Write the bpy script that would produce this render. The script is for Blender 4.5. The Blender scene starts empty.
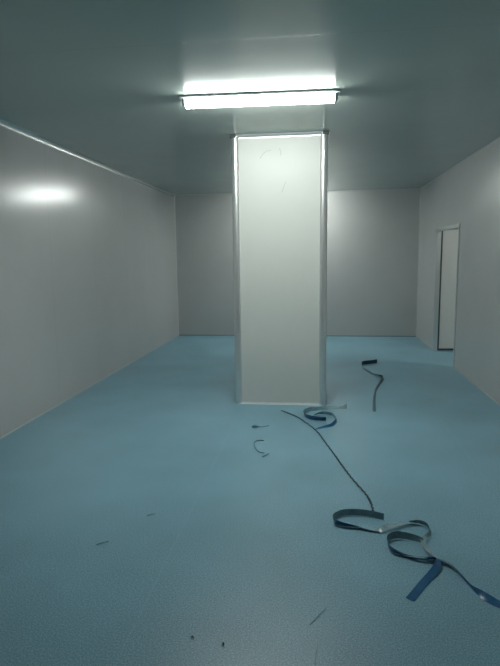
import bpy, bmesh, math, random
from mathutils import Vector, Matrix
random.seed(4)
C = bpy.context.scene.collection
S = bpy.context.scene

# ------------------------------------------------------------ dimensions (m)
XL, XR, YB, YF, H = -2.83, 1.954, 10.778, -2.6, 2.837
D0, D1, DH = 7.84, 9.22, 2.0            # doorway in the right wall
T = 0.10; TR = 0.05                                # wall panel thickness
CX0, CX1, CY, CD = -0.882, 0.108, 5.676, 0.80   # pillar

# ------------------------------------------------------------ helpers
def add_box(bm, x0, x1, y0, y1, z0, z1):
    M = Matrix.Translation(((x0+x1)/2, (y0+y1)/2, (z0+z1)/2)) @ Matrix.Diagonal((abs(x1-x0), abs(y1-y0), abs(z1-z0), 1))
    return bmesh.ops.create_cube(bm, size=1, matrix=M)['verts']

def obj(name, bm, mats, parent=None, smooth=False, bevel=0):
    if bevel:
        bmesh.ops.bevel(bm, geom=list(bm.edges), offset=bevel, segments=2, affect='EDGES', profile=.6)
    bmesh.ops.recalc_face_normals(bm, faces=bm.faces)
    me = bpy.data.meshes.new(name); bm.to_mesh(me); bm.free()
    for m in (mats if isinstance(mats, (list, tuple)) else [mats]): me.materials.append(m)
    if smooth:
        for p in me.polygons: p.use_smooth = True
    o = bpy.data.objects.new(name, me); C.objects.link(o)
    if parent: o.parent = parent
    return o

def box(name, m, dims, parent=None, bevel=0):
    bm = bmesh.new(); add_box(bm, *dims); return obj(name, bm, m, parent, bevel=bevel)

def struct(o): o['kind'] = 'structure'; return o

def tag(o, label, cat, group=None):
    o['label'] = label; o['category'] = cat
    if group: o['group'] = group
    return o

def thing(name, label, cat, loc=(0, 0, 0), rz=0, group=None):
    o = bpy.data.objects.new(name, None); C.objects.link(o)
    o.location = loc; o.rotation_euler = (0, 0, rz); o.empty_display_size = .1
    return tag(o, label, cat, group)

def extrude_profile(bm, prof, a, b, up=None):
    """closed 2D profile (u,v) swept straight from a to b; u,v axes given by 'up' = (U,V)"""
    U, V = up; a = Vector(a); b = Vector(b)
    r0 = [bm.verts.new(a + U*p[0] + V*p[1]) for p in prof]
    r1 = [bm.verts.new(b + U*p[0] + V*p[1]) for p in prof]
    n = len(prof)
    for i in range(n): bm.faces.new((r0[i], r0[(i+1) % n], r1[(i+1) % n], r1[i]))
    bm.faces.new(r0[::-1]); bm.faces.new(r1)

def cove_profile(R, n=8):
    """concave inner cove: corner at (0,0), legs R"""
    pts = [(0, 0)]
    for i in range(n+1):
        a = math.pi/2*i/n
        pts.append((R - R*math.sin(a), R - R*math.cos(a)))
    return pts

def round_profile(R, n=10):
    """convex quarter round: centre at (0,0)"""
    return [(0, 0)] + [(R*math.cos(math.pi/2*i/n), R*math.sin(math.pi/2*i/n)) for i in range(n+1)]

def catmull(P, n=8):
    out = []
    for i in range(len(P)-1):
        p0 = P[max(i-1, 0)]; p1 = P[i]; p2 = P[i+1]; p3 = P[min(i+2, len(P)-1)]
        for k in range(n):
            t = k/n
            out.append([0.5*((2*b) + (-a+c)*t + (2*a-5*b+4*c-d)*t*t + (-a+3*b-3*c+d)*t**3) for a, b, c, d in zip(p0, p1, p2, p3)])
    out.append(list(P[-1])); return out

# ------------------------------------------------------------ materials
def new_mat(name):
    m = bpy.data.materials.new(name); m.use_nodes = True
    nt = m.node_tree; b = nt.nodes['Principled BSDF']; return m, nt, b

def N(nt, t, **kw):
    n = nt.nodes.new(t)
    for k, v in kw.items():
        if k in n.inputs: n.inputs[k].default_value = v
        else: setattr(n, k, v)
    return n

def panel_mat(name, col, axis, pitch, off, rough, seam=.004, mottle=.05, spec=.5, joint=.16):
    """coated steel sandwich panel: flat colour, a fine joint line every 'pitch' m"""
    m, nt, b = new_mat(name); L = nt.links.new
    g = N(nt, 'ShaderNodeNewGeometry'); sp = N(nt, 'ShaderNodeSeparateXYZ'); L(g.outputs['Position'], sp.inputs[0])
    a = N(nt, 'ShaderNodeMath', operation='ADD'); a.inputs[1].default_value = -off + 50*pitch; L(sp.outputs[axis], a.inputs[0])
    w = N(nt, 'ShaderNodeMath', operation='MODULO'); w.inputs[1].default_value = pitch; L(a.outputs[0], w.inputs[0])
    lt = N(nt, 'ShaderNodeMath', operation='LESS_THAN'); lt.inputs[1].default_value = seam; L(w.outputs[0], lt.inputs[0])
    no = N(nt, 'ShaderNodeTexNoise', Scale=1.6, Detail=3.0); L(g.outputs['Position'], no.inputs['Vector'])
    mr = N(nt, 'ShaderNodeMapRange'); mr.inputs['From Min'].default_value = .3; mr.inputs['From Max'].default_value = .7
    mr.inputs['To Min'].default_value = 1-mottle; mr.inputs['To Max'].default_value = 1; L(no.outputs[0], mr.inputs['Value'])
    sm = N(nt, 'ShaderNodeMath', operation='MULTIPLY_ADD'); L(lt.outputs[0], sm.inputs[0]); sm.inputs[1].default_value = -joint; L(mr.outputs[0], sm.inputs[2])
    mx = N(nt, 'ShaderNodeVectorMath', operation='SCALE'); mx.inputs[0].default_value = col; L(sm.outputs[0], mx.inputs['Scale'])
    L(mx.outputs[0], b.inputs['Base Color'])
    b.inputs['Roughness'].default_value = rough; b.inputs['Specular IOR Level'].default_value = spec
    bm_ = N(nt, 'ShaderNodeBump', Strength=.25, Distance=.002); L(lt.outputs[0], bm_.inputs['Height']); bm_.invert = True
    n2 = N(nt, 'ShaderNodeTexNoise', Scale=9.0, Detail=2.0); L(g.outputs['Position'], n2.inputs['Vector'])
    b2 = N(nt, 'ShaderNodeBump', Strength=.04, Distance=.01); L(n2.outputs[0], b2.inputs['Height']); L(bm_.outputs[0], b2.inputs['Normal'])
    L(b2.outputs[0], b.inputs['Normal'])
    return m

def plain(name, col, rough=.5, metal=0, bump=0, scale=40, var=.06):
    m, nt, b = new_mat(name); L = nt.links.new
    g = N(nt, 'ShaderNodeNewGeometry')
    no = N(nt, 'ShaderNodeTexNoise', Scale=float(scale), Detail=3.0); L(g.outputs['Position'], no.inputs['Vector'])
    mr = N(nt, 'ShaderNodeMapRange'); mr.inputs['To Min'].default_value = 1-var; mr.inputs['To Max'].default_value = 1+var; L(no.outputs[0], mr.inputs['Value'])
    mx = N(nt, 'ShaderNodeVectorMath', operation='SCALE'); mx.inputs[0].default_value = col; L(mr.outputs[0], mx.inputs['Scale']); L(mx.outputs[0], b.inputs['Base Color'])
    b.inputs['Roughness'].default_value = rough; b.inputs['Metallic'].default_value = metal
    if bump:
        bp = N(nt, 'ShaderNodeBump', Strength=bump, Distance=.003); L(no.outputs[0], bp.inputs['Height']); L(bp.outputs[0], b.inputs['Normal'])
    return m

WALLC = (.555, .555, .54)
CEILC = (.46, .53, .49)
M_left = panel_mat('left_wall_panels', WALLC, 1, 1.15, 5.528, .2, spec=.30)
M_right = panel_mat('right_wall_panels', WALLC, 1, 1.15, 6.25, .28, joint=.08)
M_back = panel_mat('back_wall_panels', WALLC, 0, 1.15, -2.2, .3, joint=.05)
M_ceil = panel_mat('ceiling_panels', CEILC, 1, 1.15, 3.27, .17, seam=.005, joint=.12, spec=.22)
M_pillar = plain('pillar_panel', (.66, .68, .635), .40, 0, .03, 6, .02)
M_alu = plain('anodised_aluminium', (.78, .80, .78), .32, .75, .02, 60, .03)
M_cove = plain('ceiling_cove_aluminium', (.66, .69, .67), .22, .8, .02, 60, .03)
M_alud = plain('brushed_aluminium_base', (.62, .66, .65), .38, .7, .02, 60, .03)
M_dark = plain('dark_matt', (.06, .07, .07), .6)
M_base = plain('grey_cove_strip', (.42, .47, .47), .5)
M_gasket = plain('dull_blue_grey_sealant', (.16, .24, .27), .6)
M_foot = plain('pale_foot_strip', (.55, .62, .62), .5, .0)
M_leaf = plain('door_leaf_paint', (.74, .73, .69), .35, 0, .02, 5, .02)
M_plate = plain('grey_enamel_plate', (.86, .87, .87), .45)
M_house = plain('white_enamel', (.75, .77, .76), .35)
M_grit = plain('dark_grit', (.04, .06, .07), .8)
M_mark = plain('pencil_grey', (.44, .45, .44), .7)

def floor_mat():
    m, nt, b = new_mat('blue_speckled_vinyl'); L = nt.links.new
    g = N(nt, 'ShaderNodeNewGeometry')
    n1 = N(nt, 'ShaderNodeTexNoise', Scale=140.0, Detail=3.0, Roughness=.7); L(g.outputs['Position'], n1.inputs['Vector'])
    r1 = N(nt, 'ShaderNodeValToRGB'); L(n1.outputs[0], r1.inputs[0])
    e = r1.color_ramp.elements
    e[0].position = .27; e[0].color = (.085, .235, .335, 1)
    e[1].position = .73; e[1].color = (.47, .70, .80, 1)
    x = r1.color_ramp.elements.new(.5); x.color = (.22, .42, .52, 1)
    n2 = N(nt, 'ShaderNodeTexNoise', Scale=1.1, Detail=4.0, Roughness=.55); L(g.outputs['Position'], n2.inputs['Vector'])
    mr = N(nt, 'ShaderNodeMapRange'); mr.inputs['From Min'].default_value = .3; mr.inputs['From Max'].default_value = .7
    mr.inputs['To Min'].default_value = .86; mr.inputs['To Max'].default_value = 1.08; L(n2.outputs[0], mr.inputs['Value'])
    # welded sheet joints running along the room, 2 m apart
    sp = N(nt, 'ShaderNodeSeparateXYZ'); L(g.outputs['Position'], sp.inputs[0])
    a = N(nt, 'ShaderNodeMath', operation='ADD'); a.inputs[1].default_value = .79+20; L(sp.outputs[0], a.inputs[0])
    w = N(nt, 'ShaderNodeMath', operation='MODULO'); w.inputs[1].default_value = 2.0; L(a.outputs[0], w.inputs[0])
    lt = N(nt, 'ShaderNodeMath', operation='LESS_THAN'); lt.inputs[1].default_value = .005; L(w.outputs[0], lt.inputs[0])
    sm = N(nt, 'ShaderNodeMath', operation='MULTIPLY_ADD'); L(lt.outputs[0], sm.inputs[0]); sm.inputs[1].default_value = .14; L(mr.outputs[0], sm.inputs[2])
    mx = N(nt, 'ShaderNodeVectorMath', operation='SCALE'); L(r1.outputs[0], mx.inputs[0]); L(sm.outputs[0], mx.inputs['Scale'])
    L(mx.outputs[0], b.inputs['Base Color'])
    b.inputs['Roughness'].default_value = .40
    bp = N(nt, 'ShaderNodeBump', Strength=.03, Distance=.003); L(n1.outputs[0], bp.inputs['Height']); L(bp.outputs[0], b.inputs['Normal'])
    return m
M_floor = floor_mat()

def film_mat(name, col, trans, rough=.3):
    m, nt, b = new_mat(name); L = nt.links.new
    g = N(nt, 'ShaderNodeNewGeometry')
    no = N(nt, 'ShaderNodeTexNoise', Scale=28.0, Detail=2.0); L(g.outputs['Position'], no.inputs['Vector'])
    mr = N(nt, 'ShaderNodeMapRange'); mr.inputs['To Min'].default_value = .75; mr.inputs['To Max'].default_value = 1.25; L(no.outputs[0], mr.inputs['Value'])
    mx = N(nt, 'ShaderNodeVectorMath', operation='SCALE'); mx.inputs[0].default_value = col; L(mr.outputs[0], mx.inputs['Scale']); L(mx.outputs[0], b.inputs['Base Color'])
    b.inputs['Roughness'].default_value = rough
    b.inputs['Alpha'].default_value = trans
    bp = N(nt, 'ShaderNodeBump', Strength=.3, Distance=.004); L(no.outputs[0], bp.inputs['Height']); L(bp.outputs[0], b.inputs['Normal'])
    return m
M_blue = film_mat('blue_film_face', (.022, .13, .28), .96)
M_teal = film_mat('grey_teal_film_back', (.22, .35, .39), .92, .4)
M_dull = film_mat('dull_grey_film', (.07, .15, .18), .95, .5)
M_navy = film_mat('dark_film', (.012, .045, .085), 1.0, .45)
M_clear = film_mat('clear_film', (.36, .50, .53), .5, .15)
M_cord = plain('dark_grey_cord', (.045, .075, .09), .6)
M_shred = plain('grey_shred', (.16, .29, .34), .7)

def emit(name, col, s):
    m = bpy.data.materials.new(name); m.use_nodes = True; nt = m.node_tree; nt.nodes.clear()
    e = nt.nodes.new('ShaderNodeEmission'); e.inputs[0].default_value = (*col, 1); e.inputs[1].default_value = s
    o = nt.nodes.new('ShaderNodeOutputMaterial'); nt.links.new(e.outputs[0], o.inputs[0]); return m
M_tube = emit('lit_diffuser', (.95, 1.0, .965), 28.0)
M_tube2 = emit('lit_diffuser_far', (.95, 1.0, .965), 27.0)
M_tube3 = emit('lit_diffuser_corridor', (.95, 1.0, .965), 14.0)

# ------------------------------------------------------------ room shell
KX1, KY0, KY1 = 4.4, 5.6, 11.6          # space beyond the doorway
struct(box('floor', M_floor, (XL-T, KX1+T, YF-T, KY1+T, -.12, 0)))
struct(box('ceiling', M_ceil, (XL-T, KX1+T, YF-T, KY1+T, H, H+.12)))
struct(box('wall_left', M_left, (XL-T, XL, YF-T, YB+T, 0, H)))
struct(box('wall_back', M_back, (XL, XR, YB, YB+T, 0, H)))
struct(box('wall_front', M_back, (XL, XR, YF-T, YF, 0, H)))
bm = bmesh.new()
add_box(bm, XR, XR+TR, YF-T, D0, 0, H)
add_box(bm, XR, XR+TR, D1, KY1, 0, H)
add_box(bm, XR, XR+TR, D0, D1, DH, H)
struct(obj('wall_right', bm, M_right))
struct(box('wall_corridor_side', M_right, (KX1, KX1+T, KY0, KY1, 0, H)))
struct(box('wall_corridor_back', M_back, (XR+TR, KX1, KY1, KY1+T, 0, H)))
struct(box('wall_corridor_front', M_back, (XR+TR, KX1, KY0-T, KY0, 0, H)))

X, Y, Z = Vector((1, 0, 0)), Vector((0, 1, 0)), Vector((0, 0, 1))
def cove(name, a, b, U, V, R, m=M_alu):
    bm = bmesh.new(); extrude_profile(bm, cove_profile(R), a, b, (U, V)); return struct(obj(name, bm, m, smooth=False))
RC, RB = .02, .016
cove('trim_1', (XL, YF, H), (XL, YB, H), X, -Z, .045, M_cove)
cove('trim_2', (XR, YF, H), (XR, YB, H), -X, -Z, RC, M_right)
cove('trim_3', (XL, YB, H), (XR, YB, H), -Y, -Z, RC, M_back)
cove('trim_4', (XL, YB, 0), (XL, YB, H), X, -Y, RC, M_back)
cove('trim_5', (XR, YB, 0), (XR, YB, H), -X, -Y, RC, M_back)
cove('baseboard_left', (XL, YF, 0), (XL, YB, 0), X, Z, RB, M_base)
cove('baseboard_back', (XL, YB, 0), (XR, YB, 0), -Y, Z, RB, M_gasket)
bm = bmesh.new()
extrude_profile(bm, cove_profile(RB), (XR, YF, 0), (XR, D0-.03, 0), (-X, Z))
extrude_profile(bm, cove_profile(RB), (XR, D1+.03, 0), (XR, YB, 0), (-X, Z))
struct(obj('baseboard_right', bm, M_base))

# doorway: frame + leaf standing open into the space beyond
dr = bpy.data.objects.new('door_1', None); C.objects.link(dr); dr.location = (XR+.05, D1, 0); struct(dr)
def loc_box(name, m, dims, par, bevel=0):
    l = par.location
    return box(name, m, (dims[0]-l.x, dims[1]-l.x, dims[2]-l.y, dims[3]-l.y, dims[4]-l.z, dims[5]-l.z), par, bevel)
e = .008
bm = bmesh.new(); l = dr.location
def fb(x0, x1, y0, y1, z0, z1): add_box(bm, x0-l.x, x1-l.x, y0-l.y, y1-l.y, z0, z1)
for (y0, y1) in ((D1-.028, D1-.001), (D0+.001, D0+.028)): fb(XR-e, XR+TR+e, y0, y1, .001, DH-.001)
fb(XR-e, XR+TR+e, D0+.001, D1-.001, DH-.028, DH-.001)
fb(XR-.012, XR-.001, D1+.001, D1+.026, .032, DH+.018)
fb(XR-.012, XR-.001, D0-.02, D0-.001, .032, DH+.018)
fb(XR-.012, XR-.001, D0-.05, D1+.035, DH+.001, DH+.018)
obj('door_frame', bm, M_alu, dr)
bm = bmesh.new(); fb(XR+TR+e+.001, XR+TR+.03, D1-.036, D1+.0, .02, DH-.01)
obj('dark_strip', bm, M_dark, dr)  # plain dark strip between far jamb and leaf
LW = .95
lf = bpy.data.objects.new('door_leaf', None)
bm = bmesh.new(); add_box(bm, .0, LW, .0, .045, .035, DH-.012)
lf = obj('door_leaf', bm, M_leaf, dr, bevel=.002)
lf.location = (XR+TR+.034-l.x, D1-.04-l.y+.03, 0); lf.rotation_euler = (0, 0, math.radians(6))
bm = bmesh.new(); add_box(bm, .0, LW, .002, .043, .006, .034); obj('bottom_gap_dark', bm, M_dark, lf)  # dark filler painted in for the shaded gap under the leaf
bm = bmesh.new(); add_box(bm, LW-.10, LW-.075, -.05, -.035, .98, 1.12)
add_box(bm, LW-.096, LW-.08, -.05, .0, .985, 1.0); add_box(bm, LW-.096, LW-.08, -.05, .0, 1.10, 1.115)
obj('handle', bm, M_alu, lf)

# ------------------------------------------------------------ pillar
pc = Vector(((CX0+CX1)/2, CY+CD/2, 0)); pw = (CX1-CX0)/2; pd = CD/2
pil = thing('pillar', 'square white panelled pillar with rounded metal corners standing in the blue floor', 'pillar', pc)
R = .042; q_ = .018
bm = bmesh.new()
add_box(bm, -pw+q_, pw-q_, -pd+q_, pd-q_, .002, H-.002)
obj('pillar_panel', bm, M_pillar, pil)
for sx in (-1, 1):
    for sy in (-1, 1):
        bm = bmesh.new()
        c0 = Vector((sx*(pw-R), sy*(pd-R), .002))
        extrude_profile(bm, [(R*math.cos(math.tau*k/40), R*math.sin(math.tau*k/40)) for k in range(40)], c0, c0 + Vector((0, 0, H-.004)), (X*sx, Y*sy))
        o = obj('corner_trim', bm, M_alu, pil)
        for p in o.data.polygons: p.use_smooth = len(p.vertices) == 4
        if hasattr(o.data, 'set_sharp_from_angle'): o.data.set_sharp_from_angle(angle=math.radians(40))
# cover strips round the head and foot of the panels
for nm, z0, vz, m, rr in (('head_trim', H-.002, -Z, M_alu, .035), ('foot_trim', .002, Z, M_foot, .03)):
    bm = bmesh.new()
    extrude_profile(bm, cove_profile(rr), (-pw+R, -pd+q_, z0), (pw-R, -pd+q_, z0), (-Y, vz))
    extrude_profile(bm, cove_profile(rr), (-pw+R, pd-q_, z0), (pw-R, pd-q_, z0), (Y, vz))
    extrude_profile(bm, cove_profile(rr), (-pw+q_, -pd+R, z0), (-pw+q_, pd-R, z0), (-X, vz))
    extrude_profile(bm, cove_profile(rr), (pw-q_, -pd+R, z0), (pw-q_, pd-R, z0), (X, vz))
    obj(nm, bm, m, pil)
for sx in (-1, 1):
    for sy in (-1, 1):
        bm = bmesh.new(); cx, cy_ = sx*(pw-.022), sy*(pd-.022)
        add_box(bm, cx-.032, cx+.032, cy_-.032, cy_+.032, H-.028, H-.002)
        obj('corner_cap', bm, M_dark, pil, bevel=.006)

def tube(bm, pts, r, n=6, closed_ends=True):
    pts = [Vector(p) for p in pts]; rings = []
    for i, p in enumerate(pts):
        t = (pts[min(i+1, len(pts)-1)] - pts[max(i-1, 0)]).normalized()
        s = t.cross(Z)
        s = s.normalized() if s.length > 1e-4 else X.copy()
        u = s.cross(t)
        rr = r[i] if isinstance(r, list) else r
        rings.append([bm.verts.new(p + s*rr*math.cos(2*math.pi*k/n) + u*rr*math.sin(2*math.pi*k/n)) for k in range(n)])
    for a, b in zip(rings, rings[1:]):
        for k in range(n): bm.faces.new((a[k], a[(k+1) % n], b[(k+1) % n], b[k]))
    bm.faces.new(rings[0][::-1]); bm.faces.new(rings[-1])

# faint pencil scuffs on the pillar front
for pts in ([(-.585, 2.59), (-.56, 2.63), (-.518, 2.665), (-.47, 2.675)], [(-.385, 2.69), (-.368, 2.66), (-.372, 2.62)],
            [(-.318, 2.36), (-.338, 2.31), (-.358, 2.25)]):
    P = [(x - pc.x, -pd+q_-.0005, z) for x, z in pts]
    P = catmull(P, 6); bm = bmesh.new()
    pr = []
    for i, p in enumerate(P):
        a = Vector(P[min(i+1, len(P)-1)]) - Vector(P[max(i-1, 0)]); n_ = Vector((-a.z, 0, a.x)).normalized()*.0022
        q = Vector(p); pr.append((bm.verts.new(q+n_), bm.verts.new(q-n_), bm.verts.new(q-n_+Vector((0, .002, 0))), bm.verts.new(q+n_+Vector((0, .002, 0)))))
    for a, b in zip(pr, pr[1:]):
        for k in range(4): bm.faces.new((a[k], a[(k+1) % 4], b[(k+1) % 4], b[k]))
    obj('pencil_mark', bm, M_mark, pil)

# ------------------------------------------------------------ ceiling lights
def make_light(label, loc, rz, mt, L=1.20):
    t = thing('ceiling_light', label, 'ceiling light', loc, rz, 'batten ceiling lights')
    hl = L/2; D = .078; a, b = .060, .060; n = 16
    bm = bmesh.new(); add_box(bm, -hl, hl, -D, D, -.017, -.001); obj('base_plate', bm, M_plate, t, bevel=.002)
    def half(k0): return [((a*k0)*math.cos(math.pi*(1+k/n)), -.017 + (b*k0)*math.sin(math.pi*(1+k/n))) for k in range(n+1)]
    bm = bmesh.new(); extrude_profile(bm, half(1), (-hl+.042, 0, 0), (hl-.042, 0, 0), (Y, Z)); obj('light_diffuser', bm, mt, t)
    for x in (-1, 1):      # rounded end caps
        bm = bmesh.new(); rings = []
        for d, k0 in ((0, .985), (.012, .93), (.022, .78), (.030, .5)):
            xx = x*(hl-.0415+d); rings.append([bm.verts.new((xx, p[0], p[1])) for p in half(k0)])
        m_ = len(rings[0])
        for q0, q1 in zip(rings, rings[1:]):
            for k in range(m_): bm.faces.new((q0[k], q0[(k+1) % m_], q1[(k+1) % m_], q1[k]))
        bm.faces.new(rings[0][::-1]); bm.faces.new(rings[-1]); obj('end_cap', bm, M_house, t)
    return t
make_light('long lit white batten ceiling light in front of the pillar', (-.447, 4.36, H), math.radians(1.6), M_tube, 1.235)
make_light('long lit white batten ceiling light hidden behind the pillar', (-.43, 9.95, H), 0, M_tube2)
make_light('long lit white batten ceiling light in the room beyond the doorway', (3.1, 7.3, H), 0, M_tube3)

# ------------------------------------------------------------ strips of protective film
def ribbon(name, pts, w, parent, mats, origin=(0, 0), n=10, th=.0008, flip=1):
    """pts: (x, y, tilt in degrees from flat, lift, width factor)"""
    P = catmull([list(p) for p in pts], n); bm = bmesh.new(); rows = []
    V = [Vector((p[0]-origin[0], p[1]-origin[1], 0)) for p in P]
    for i, p in enumerate(P):
        t = (V[min(i+1, len(V)-1)] - V[max(i-1, 0)]).normalized()
        s = t.cross(Z).normalized(); a = math.radians(p[2]); ww = w*p[4]
        Wd = s*math.cos(a) + Z*math.sin(a); nn = t.cross(Wd).normalized()*flip
        c = V[i] + Z*(abs(math.sin(a))*ww/2 + p[3] + .0015)
        k1, k2 = c - Wd*ww/2, c + Wd*ww/2
        rows.append([bm.verts.new(q) for q in (k1+nn*th/2, c+nn*th/2, k2+nn*th/2, k2-nn*th/2, c-nn*th/2, k1-nn*th/2)])
    for a, b in zip(rows, rows[1:]):
        for k in range(6):
            f = bm.faces.new((a[k], a[(k+1) % 6], b[(k+1) % 6], b[k])); f.material_index = 0 if k < 3 else 1
    bm.faces.new(rows[0][::-1]); bm.faces.new(rows[-1])
    return obj(name, bm, mats, parent, smooth=False)

o1 = (.5, 2.8)
s1 = thing('plastic_strip', 'long tangled blue plastic strip looped on the floor nearest the camera', 'plastic strip', (*o1, 0), 0, 'blue plastic strips on the floor')
ribbon('strip_loop', [(.416, 3.161, 84, 0, 1), (.306, 3.20, 86, 0, 1), (.184, 3.196, 86, 0, 1), (.121, 3.144, 84, 0, 1), (.112, 3.081, 78, 0, 1),
    (.164, 3.050, 66, 0, .9), (.252, 3.040, 40, 0, .75), (.33, 3.015, 20, 0, .6), (.376, 3.010, 8, .004, .7)], .040, s1, [M_blue, M_teal], o1)
ribbon('clear_twist', [(.345, 3.014, -6, .001, .7), (.380, 3.012, -18, .006, 1.1), (.415, 3.025, -20, .015, 1.2), (.455, 3.055, -8, .018, 1.1), (.535, 3.110, 20, .008, 1.2), (.590, 3.122, 55, .004, .8), (.602, 3.122, 70, .003, .7)],
    .036, s1, [M_clear, M_clear], o1)
ribbon('strip_loop', [(.560, 3.128, 50, .003, .7), (.622, 3.119, 72, .004, .8), (.662, 3.07, 70, .004, .8), (.655, 3.0, 60, .004, .7), (.625, 2.952, 40, .01, .6)], .038, s1, [M_teal, M_teal], o1)
ribbon('clear_twist', [(.628, 2.956, 40, .012, .7), (.60, 2.90, 20, .012, .9), (.604, 2.82, 10, .010, .9), (.625, 2.745, 30, .008, .7)], .034, s1, [M_clear, M_clear], o1)
ribbon('strip_loop', [(.598, 2.900, 60, .006, .7), (.55, 2.925, 74, .004, .9), (.466, 2.945, 80, .002, 1.05), (.412, 2.91, 82, 0, 1.05), (.398, 2.85, 80, 0, 1),
    (.42, 2.79, 70, 0, .9), (.476, 2.762, 45, 0, .7), (.55, 2.752, 30, .004, .5), (.621, 2.735, 60, .006, .5)], .040, s1, [M_blue, M_teal], o1)
ribbon('strip_tail', [(.452, 2.772, 20, .001, .25), (.50, 2.742, 40, .002, .4), (.56, 2.722, 50, .004, .5), (.612, 2.722, 60, .010, .6), (.635, 2.71, 40, .014, .7), (.628, 2.665, 25, .012, .9), (.585, 2.60, 10, .006, 1),
    (.539, 2.539, 3, .001, 1.05), (.442, 2.388, 0, 0, 1.1)], .040, s1, [M_blue, M_blue], o1)
ribbon('strip_tail', [(.612, 2.738, 20, .006, .9), (.655, 2.722, 15, .006, 1.0), (.690, 2.694, 40, .004, .8), (.723, 2.609, 80, 0, .45), (.750, 2.512, 100, 0, .40),
    (.775, 2.462, 140, 0, .75), (.805, 2.425, 165, 0, 1.15), (.855, 2.385, 178, 0, 1.2), (.93, 2.345, 180, 0, 1.1), (1.03, 2.32, 180, 0, 1)], .040, s1, [M_blue, M_blue], o1)

o2 = (.05, 5.25)
s2 = thing('plastic_strip', 'short curled blue plastic strip lying against the foot of the pillar', 'plastic strip', (*o2, 0), 0, 'blue plastic strips on the floor')
ribbon('clear_end', [(.325, 5.59, 90, 0, 1.2), (.290, 5.575, 75, 0, .8), (.24, 5.57, 30, 0, .7), (.15, 5.55, 60, 0, .9), (.06, 5.52, 70, 0, .9)], .045, s2, [M_clear, M_clear], o2)
ribbon('strip_loop', [(.10, 5.545, 70, 0, .6), (.02, 5.50, 72, 0, .7), (-.06, 5.45, 76, 0, .9), (-.119, 5.319, 76, 0, 1), (-.085, 5.19, 66, 0, 1.1), (.003, 5.14, 55, 0, 1.15), (.1, 5.14, 50, 0, 1.1)], .050, s2, [M_blue, M_teal], o2)
ribbon('strip_tail', [(-.017, 5.258, 50, .006, .8), (.05, 5.32, 55, .01, .9), (.115, 5.32, 60, .006, .9), (.172, 5.274, 74, 0, .9), (.2, 5.13, 80, 0, .9), (.154, 4.982, 50, 0, .7), (.075, 4.93, 25, 0, .6), (-.005, 4.870, 0, .0, .5)], .045, s2, [M_teal, M_blue], o2)

o3 = (.75, 6.9)
s3 = thing('plastic_strip', 'thin crooked dark blue plastic strip furthest back, right of the pillar', 'plastic strip', (*o3, 0), 0, 'blue plastic strips on the floor')
ribbon('strip_end', [(.906, 8.08, 88, 0, 1), (.795, 7.997, 88, 0, 1), (.69, 7.93, 84, 0, 1), (.662, 7.80, 70, 0, .9)], .055, s3, [M_navy, M_navy], o3)
ribbon('strip_middle', [(.662, 7.80, 70, 0, .9), (.677, 7.63, 40, 0, .6), (.769, 7.308, 20, 0, .6), (.835, 7.15, 50, 0, .8), (.868, 7.04, 70, 0, 1.1), (.850, 6.93, 60, 0, 1.1), (.797, 6.729, 50, 0, .7), (.715, 6.417, 20, 0, .6)],
    .045, s3, [M_dull, M_dull], o3)
ribbon('strip_end', [(.715, 6.417, 20, 0, .6), (.665, 6.10, 6, 0, .8), (.63, 5.8, 2, 0, .95), (.600, 5.50, 0, 0, 1)], .034, s3, [M_dull, M_dull], o3)

# twisted cord
bm = bmesh.new()
cp = catmull([(-.36, 5.443), (-.26, 5.33), (-.155, 5.179), (.003, 4.821), (.08, 4.52), (.156, 4.204), (.205, 3.99), (.262, 3.76), (.339, 3.502), (.358, 3.38), (.362, 3.222)], 26)
o4 = Vector((.15, 4.2, 0)); L_ = 0; prev = None
strA, strB = [], []
for i, p in enumerate(cp):
    v = Vector((p[0] + .004*math.sin(i*.9), p[1], .0062)) - o4
    if prev is not None: L_ += (v-prev).length
    d = (Vector(cp[min(i+1, len(cp)-1)]) - Vector(cp[max(i-1, 0)])).normalized(); s_ = Vector((d.y, -d.x, 0))
    a = L_*2*math.pi/.05
    off = s_*math.cos(a)*.0028 + Z*math.sin(a)*.0022
    strA.append(v+off); strB.append(v-off); prev = v
tube(bm, strA, .0034, 6); tube(bm, strB, .0034, 6)
c_ = obj('twisted_cord', bm, M_cord, smooth=True); c_.location = o4
tag(c_, 'thin dark twisted cord lying from the pillar foot to the nearest blue strip', 'cord')

# small scraps and grit on the floor
def scrap(name, pts, r, label, cat, m=M_shred, grp='small debris on the blue floor'):
    c0 = Vector((pts[0][0], pts[0][1], 0)); bm = bmesh.new()
    P = catmull([[x-c0.x, y-c0.y, rr+.0005 + .004*math.sin(3.1*k/max(1, len(pts)-1)), rr] for k, (x, y, rr) in enumerate([(q[0], q[1], q[2] if len(q) > 2 else r) for q in pts])], 6)
    tube(bm, [p[:3] for p in P], [p[3] for p in P], 6)
    o = obj(name, bm, m, smooth=True); o.location = c0; tag(o, label, cat, grp); return o
scrap('floor_scrap', [(-.600, 4.874, .004), (-.575, 4.868, .013), (-.545, 4.866, .010), (-.525, 4.885, .003), (-.442, 4.932, .0025)], .004, 'dark shred with a thin tail just before the pillar', 'scrap')
scrap('thread_curl', [(-.449, 4.509), (-.501, 4.504), (-.526, 4.451), (-.515, 4.36), (-.472, 4.238), (-.42, 4.208)], .0042, 'curled dark thread, hooked like a letter C, left of the cord', 'thread')
scrap('thread_scrap', [(-.428, 4.13), (-.398, 4.150), (-.382, 4.201)], .004, 'short thread end just below the curled thread', 'thread')
scrap('floor_scrap', [(-1.045, 3.066), (-1.03, 3.075), (-1.003, 3.099)], .0018, 'tiny dark splinter on the left floor, the farther of two', 'scrap')
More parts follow.
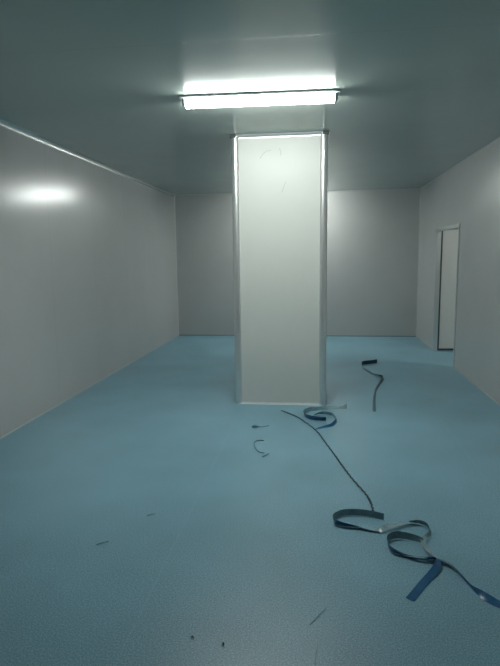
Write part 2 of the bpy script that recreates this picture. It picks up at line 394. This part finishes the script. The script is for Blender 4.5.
scrap('floor_scrap', [(-1.225, 2.708, .0012), (-1.21, 2.712, .002), (-1.193, 2.726, .0024), (-1.169, 2.750, .0012)], .003, 'tiny dark splinter on the left floor, the nearer of two', 'scrap')
scrap('wire_scrap', [(-.02, 2.165), (.015, 2.222), (.051, 2.281)], .0012, 'fine straight hair-thin wire on the floor, bottom centre of the photo', 'wire')
scrap('grit_speck', [(-.520, 2.033, .002), (-.514, 2.031, .0035), (-.508, 2.028, .0015)], .003, 'small dark grit speck on the floor, the left of the two nearest', 'grit', M_grit)
scrap('grit_speck', [(-.380, 2.010, .002), (-.377, 2.004, .0045), (-.374, 1.998, .002)], .003, 'small dark grit speck on the floor, the right of the two nearest', 'grit', M_grit)

M_pale = plain('pale_streak', (.62, .72, .74), .5)
scrap('pale_streak', [(.010, 2.075), (.007, 2.01), (.002, 1.939)], .0016, 'straight pale streak on the floor at the bottom edge, near the fine wire', 'thread', M_pale)  # thin pale rod added to draw the light streak on the floor

# ------------------------------------------------------------ camera, world, view
yaw, pitch, roll, f = -.1237, .1411, -.0122, 537.85
fw = Vector((math.sin(yaw)*math.cos(pitch), math.cos(yaw)*math.cos(pitch), -math.sin(pitch)))
r = Vector((math.cos(yaw), -math.sin(yaw), 0)); u = r.cross(fw)
r2 = r*math.cos(roll) + u*math.sin(roll); u2 = -r*math.sin(roll) + u*math.cos(roll)
cam = bpy.data.cameras.new('camera'); co = bpy.data.objects.new('camera', cam); C.objects.link(co)
Mx = Matrix((r2, u2, -fw)).transposed().to_4x4(); Mx.translation = (0, 0, 1.6); co.matrix_world = Mx
cam.sensor_fit = 'VERTICAL'; cam.sensor_height = 36; cam.lens = 36*f/666; cam.clip_start = .05
S.camera = co
w = bpy.data.worlds.new('world'); S.world = w; w.use_nodes = True
w.node_tree.nodes['Background'].inputs[0].default_value = (.02, .02, .02, 1); w.node_tree.nodes['Background'].inputs[1].default_value = .2
S.view_settings.view_transform = 'Standard'; S.view_settings.look = 'None'
S.view_settings.gamma = 1; S.view_settings.use_curve_mapping = False
S.view_settings.exposure = 1.38
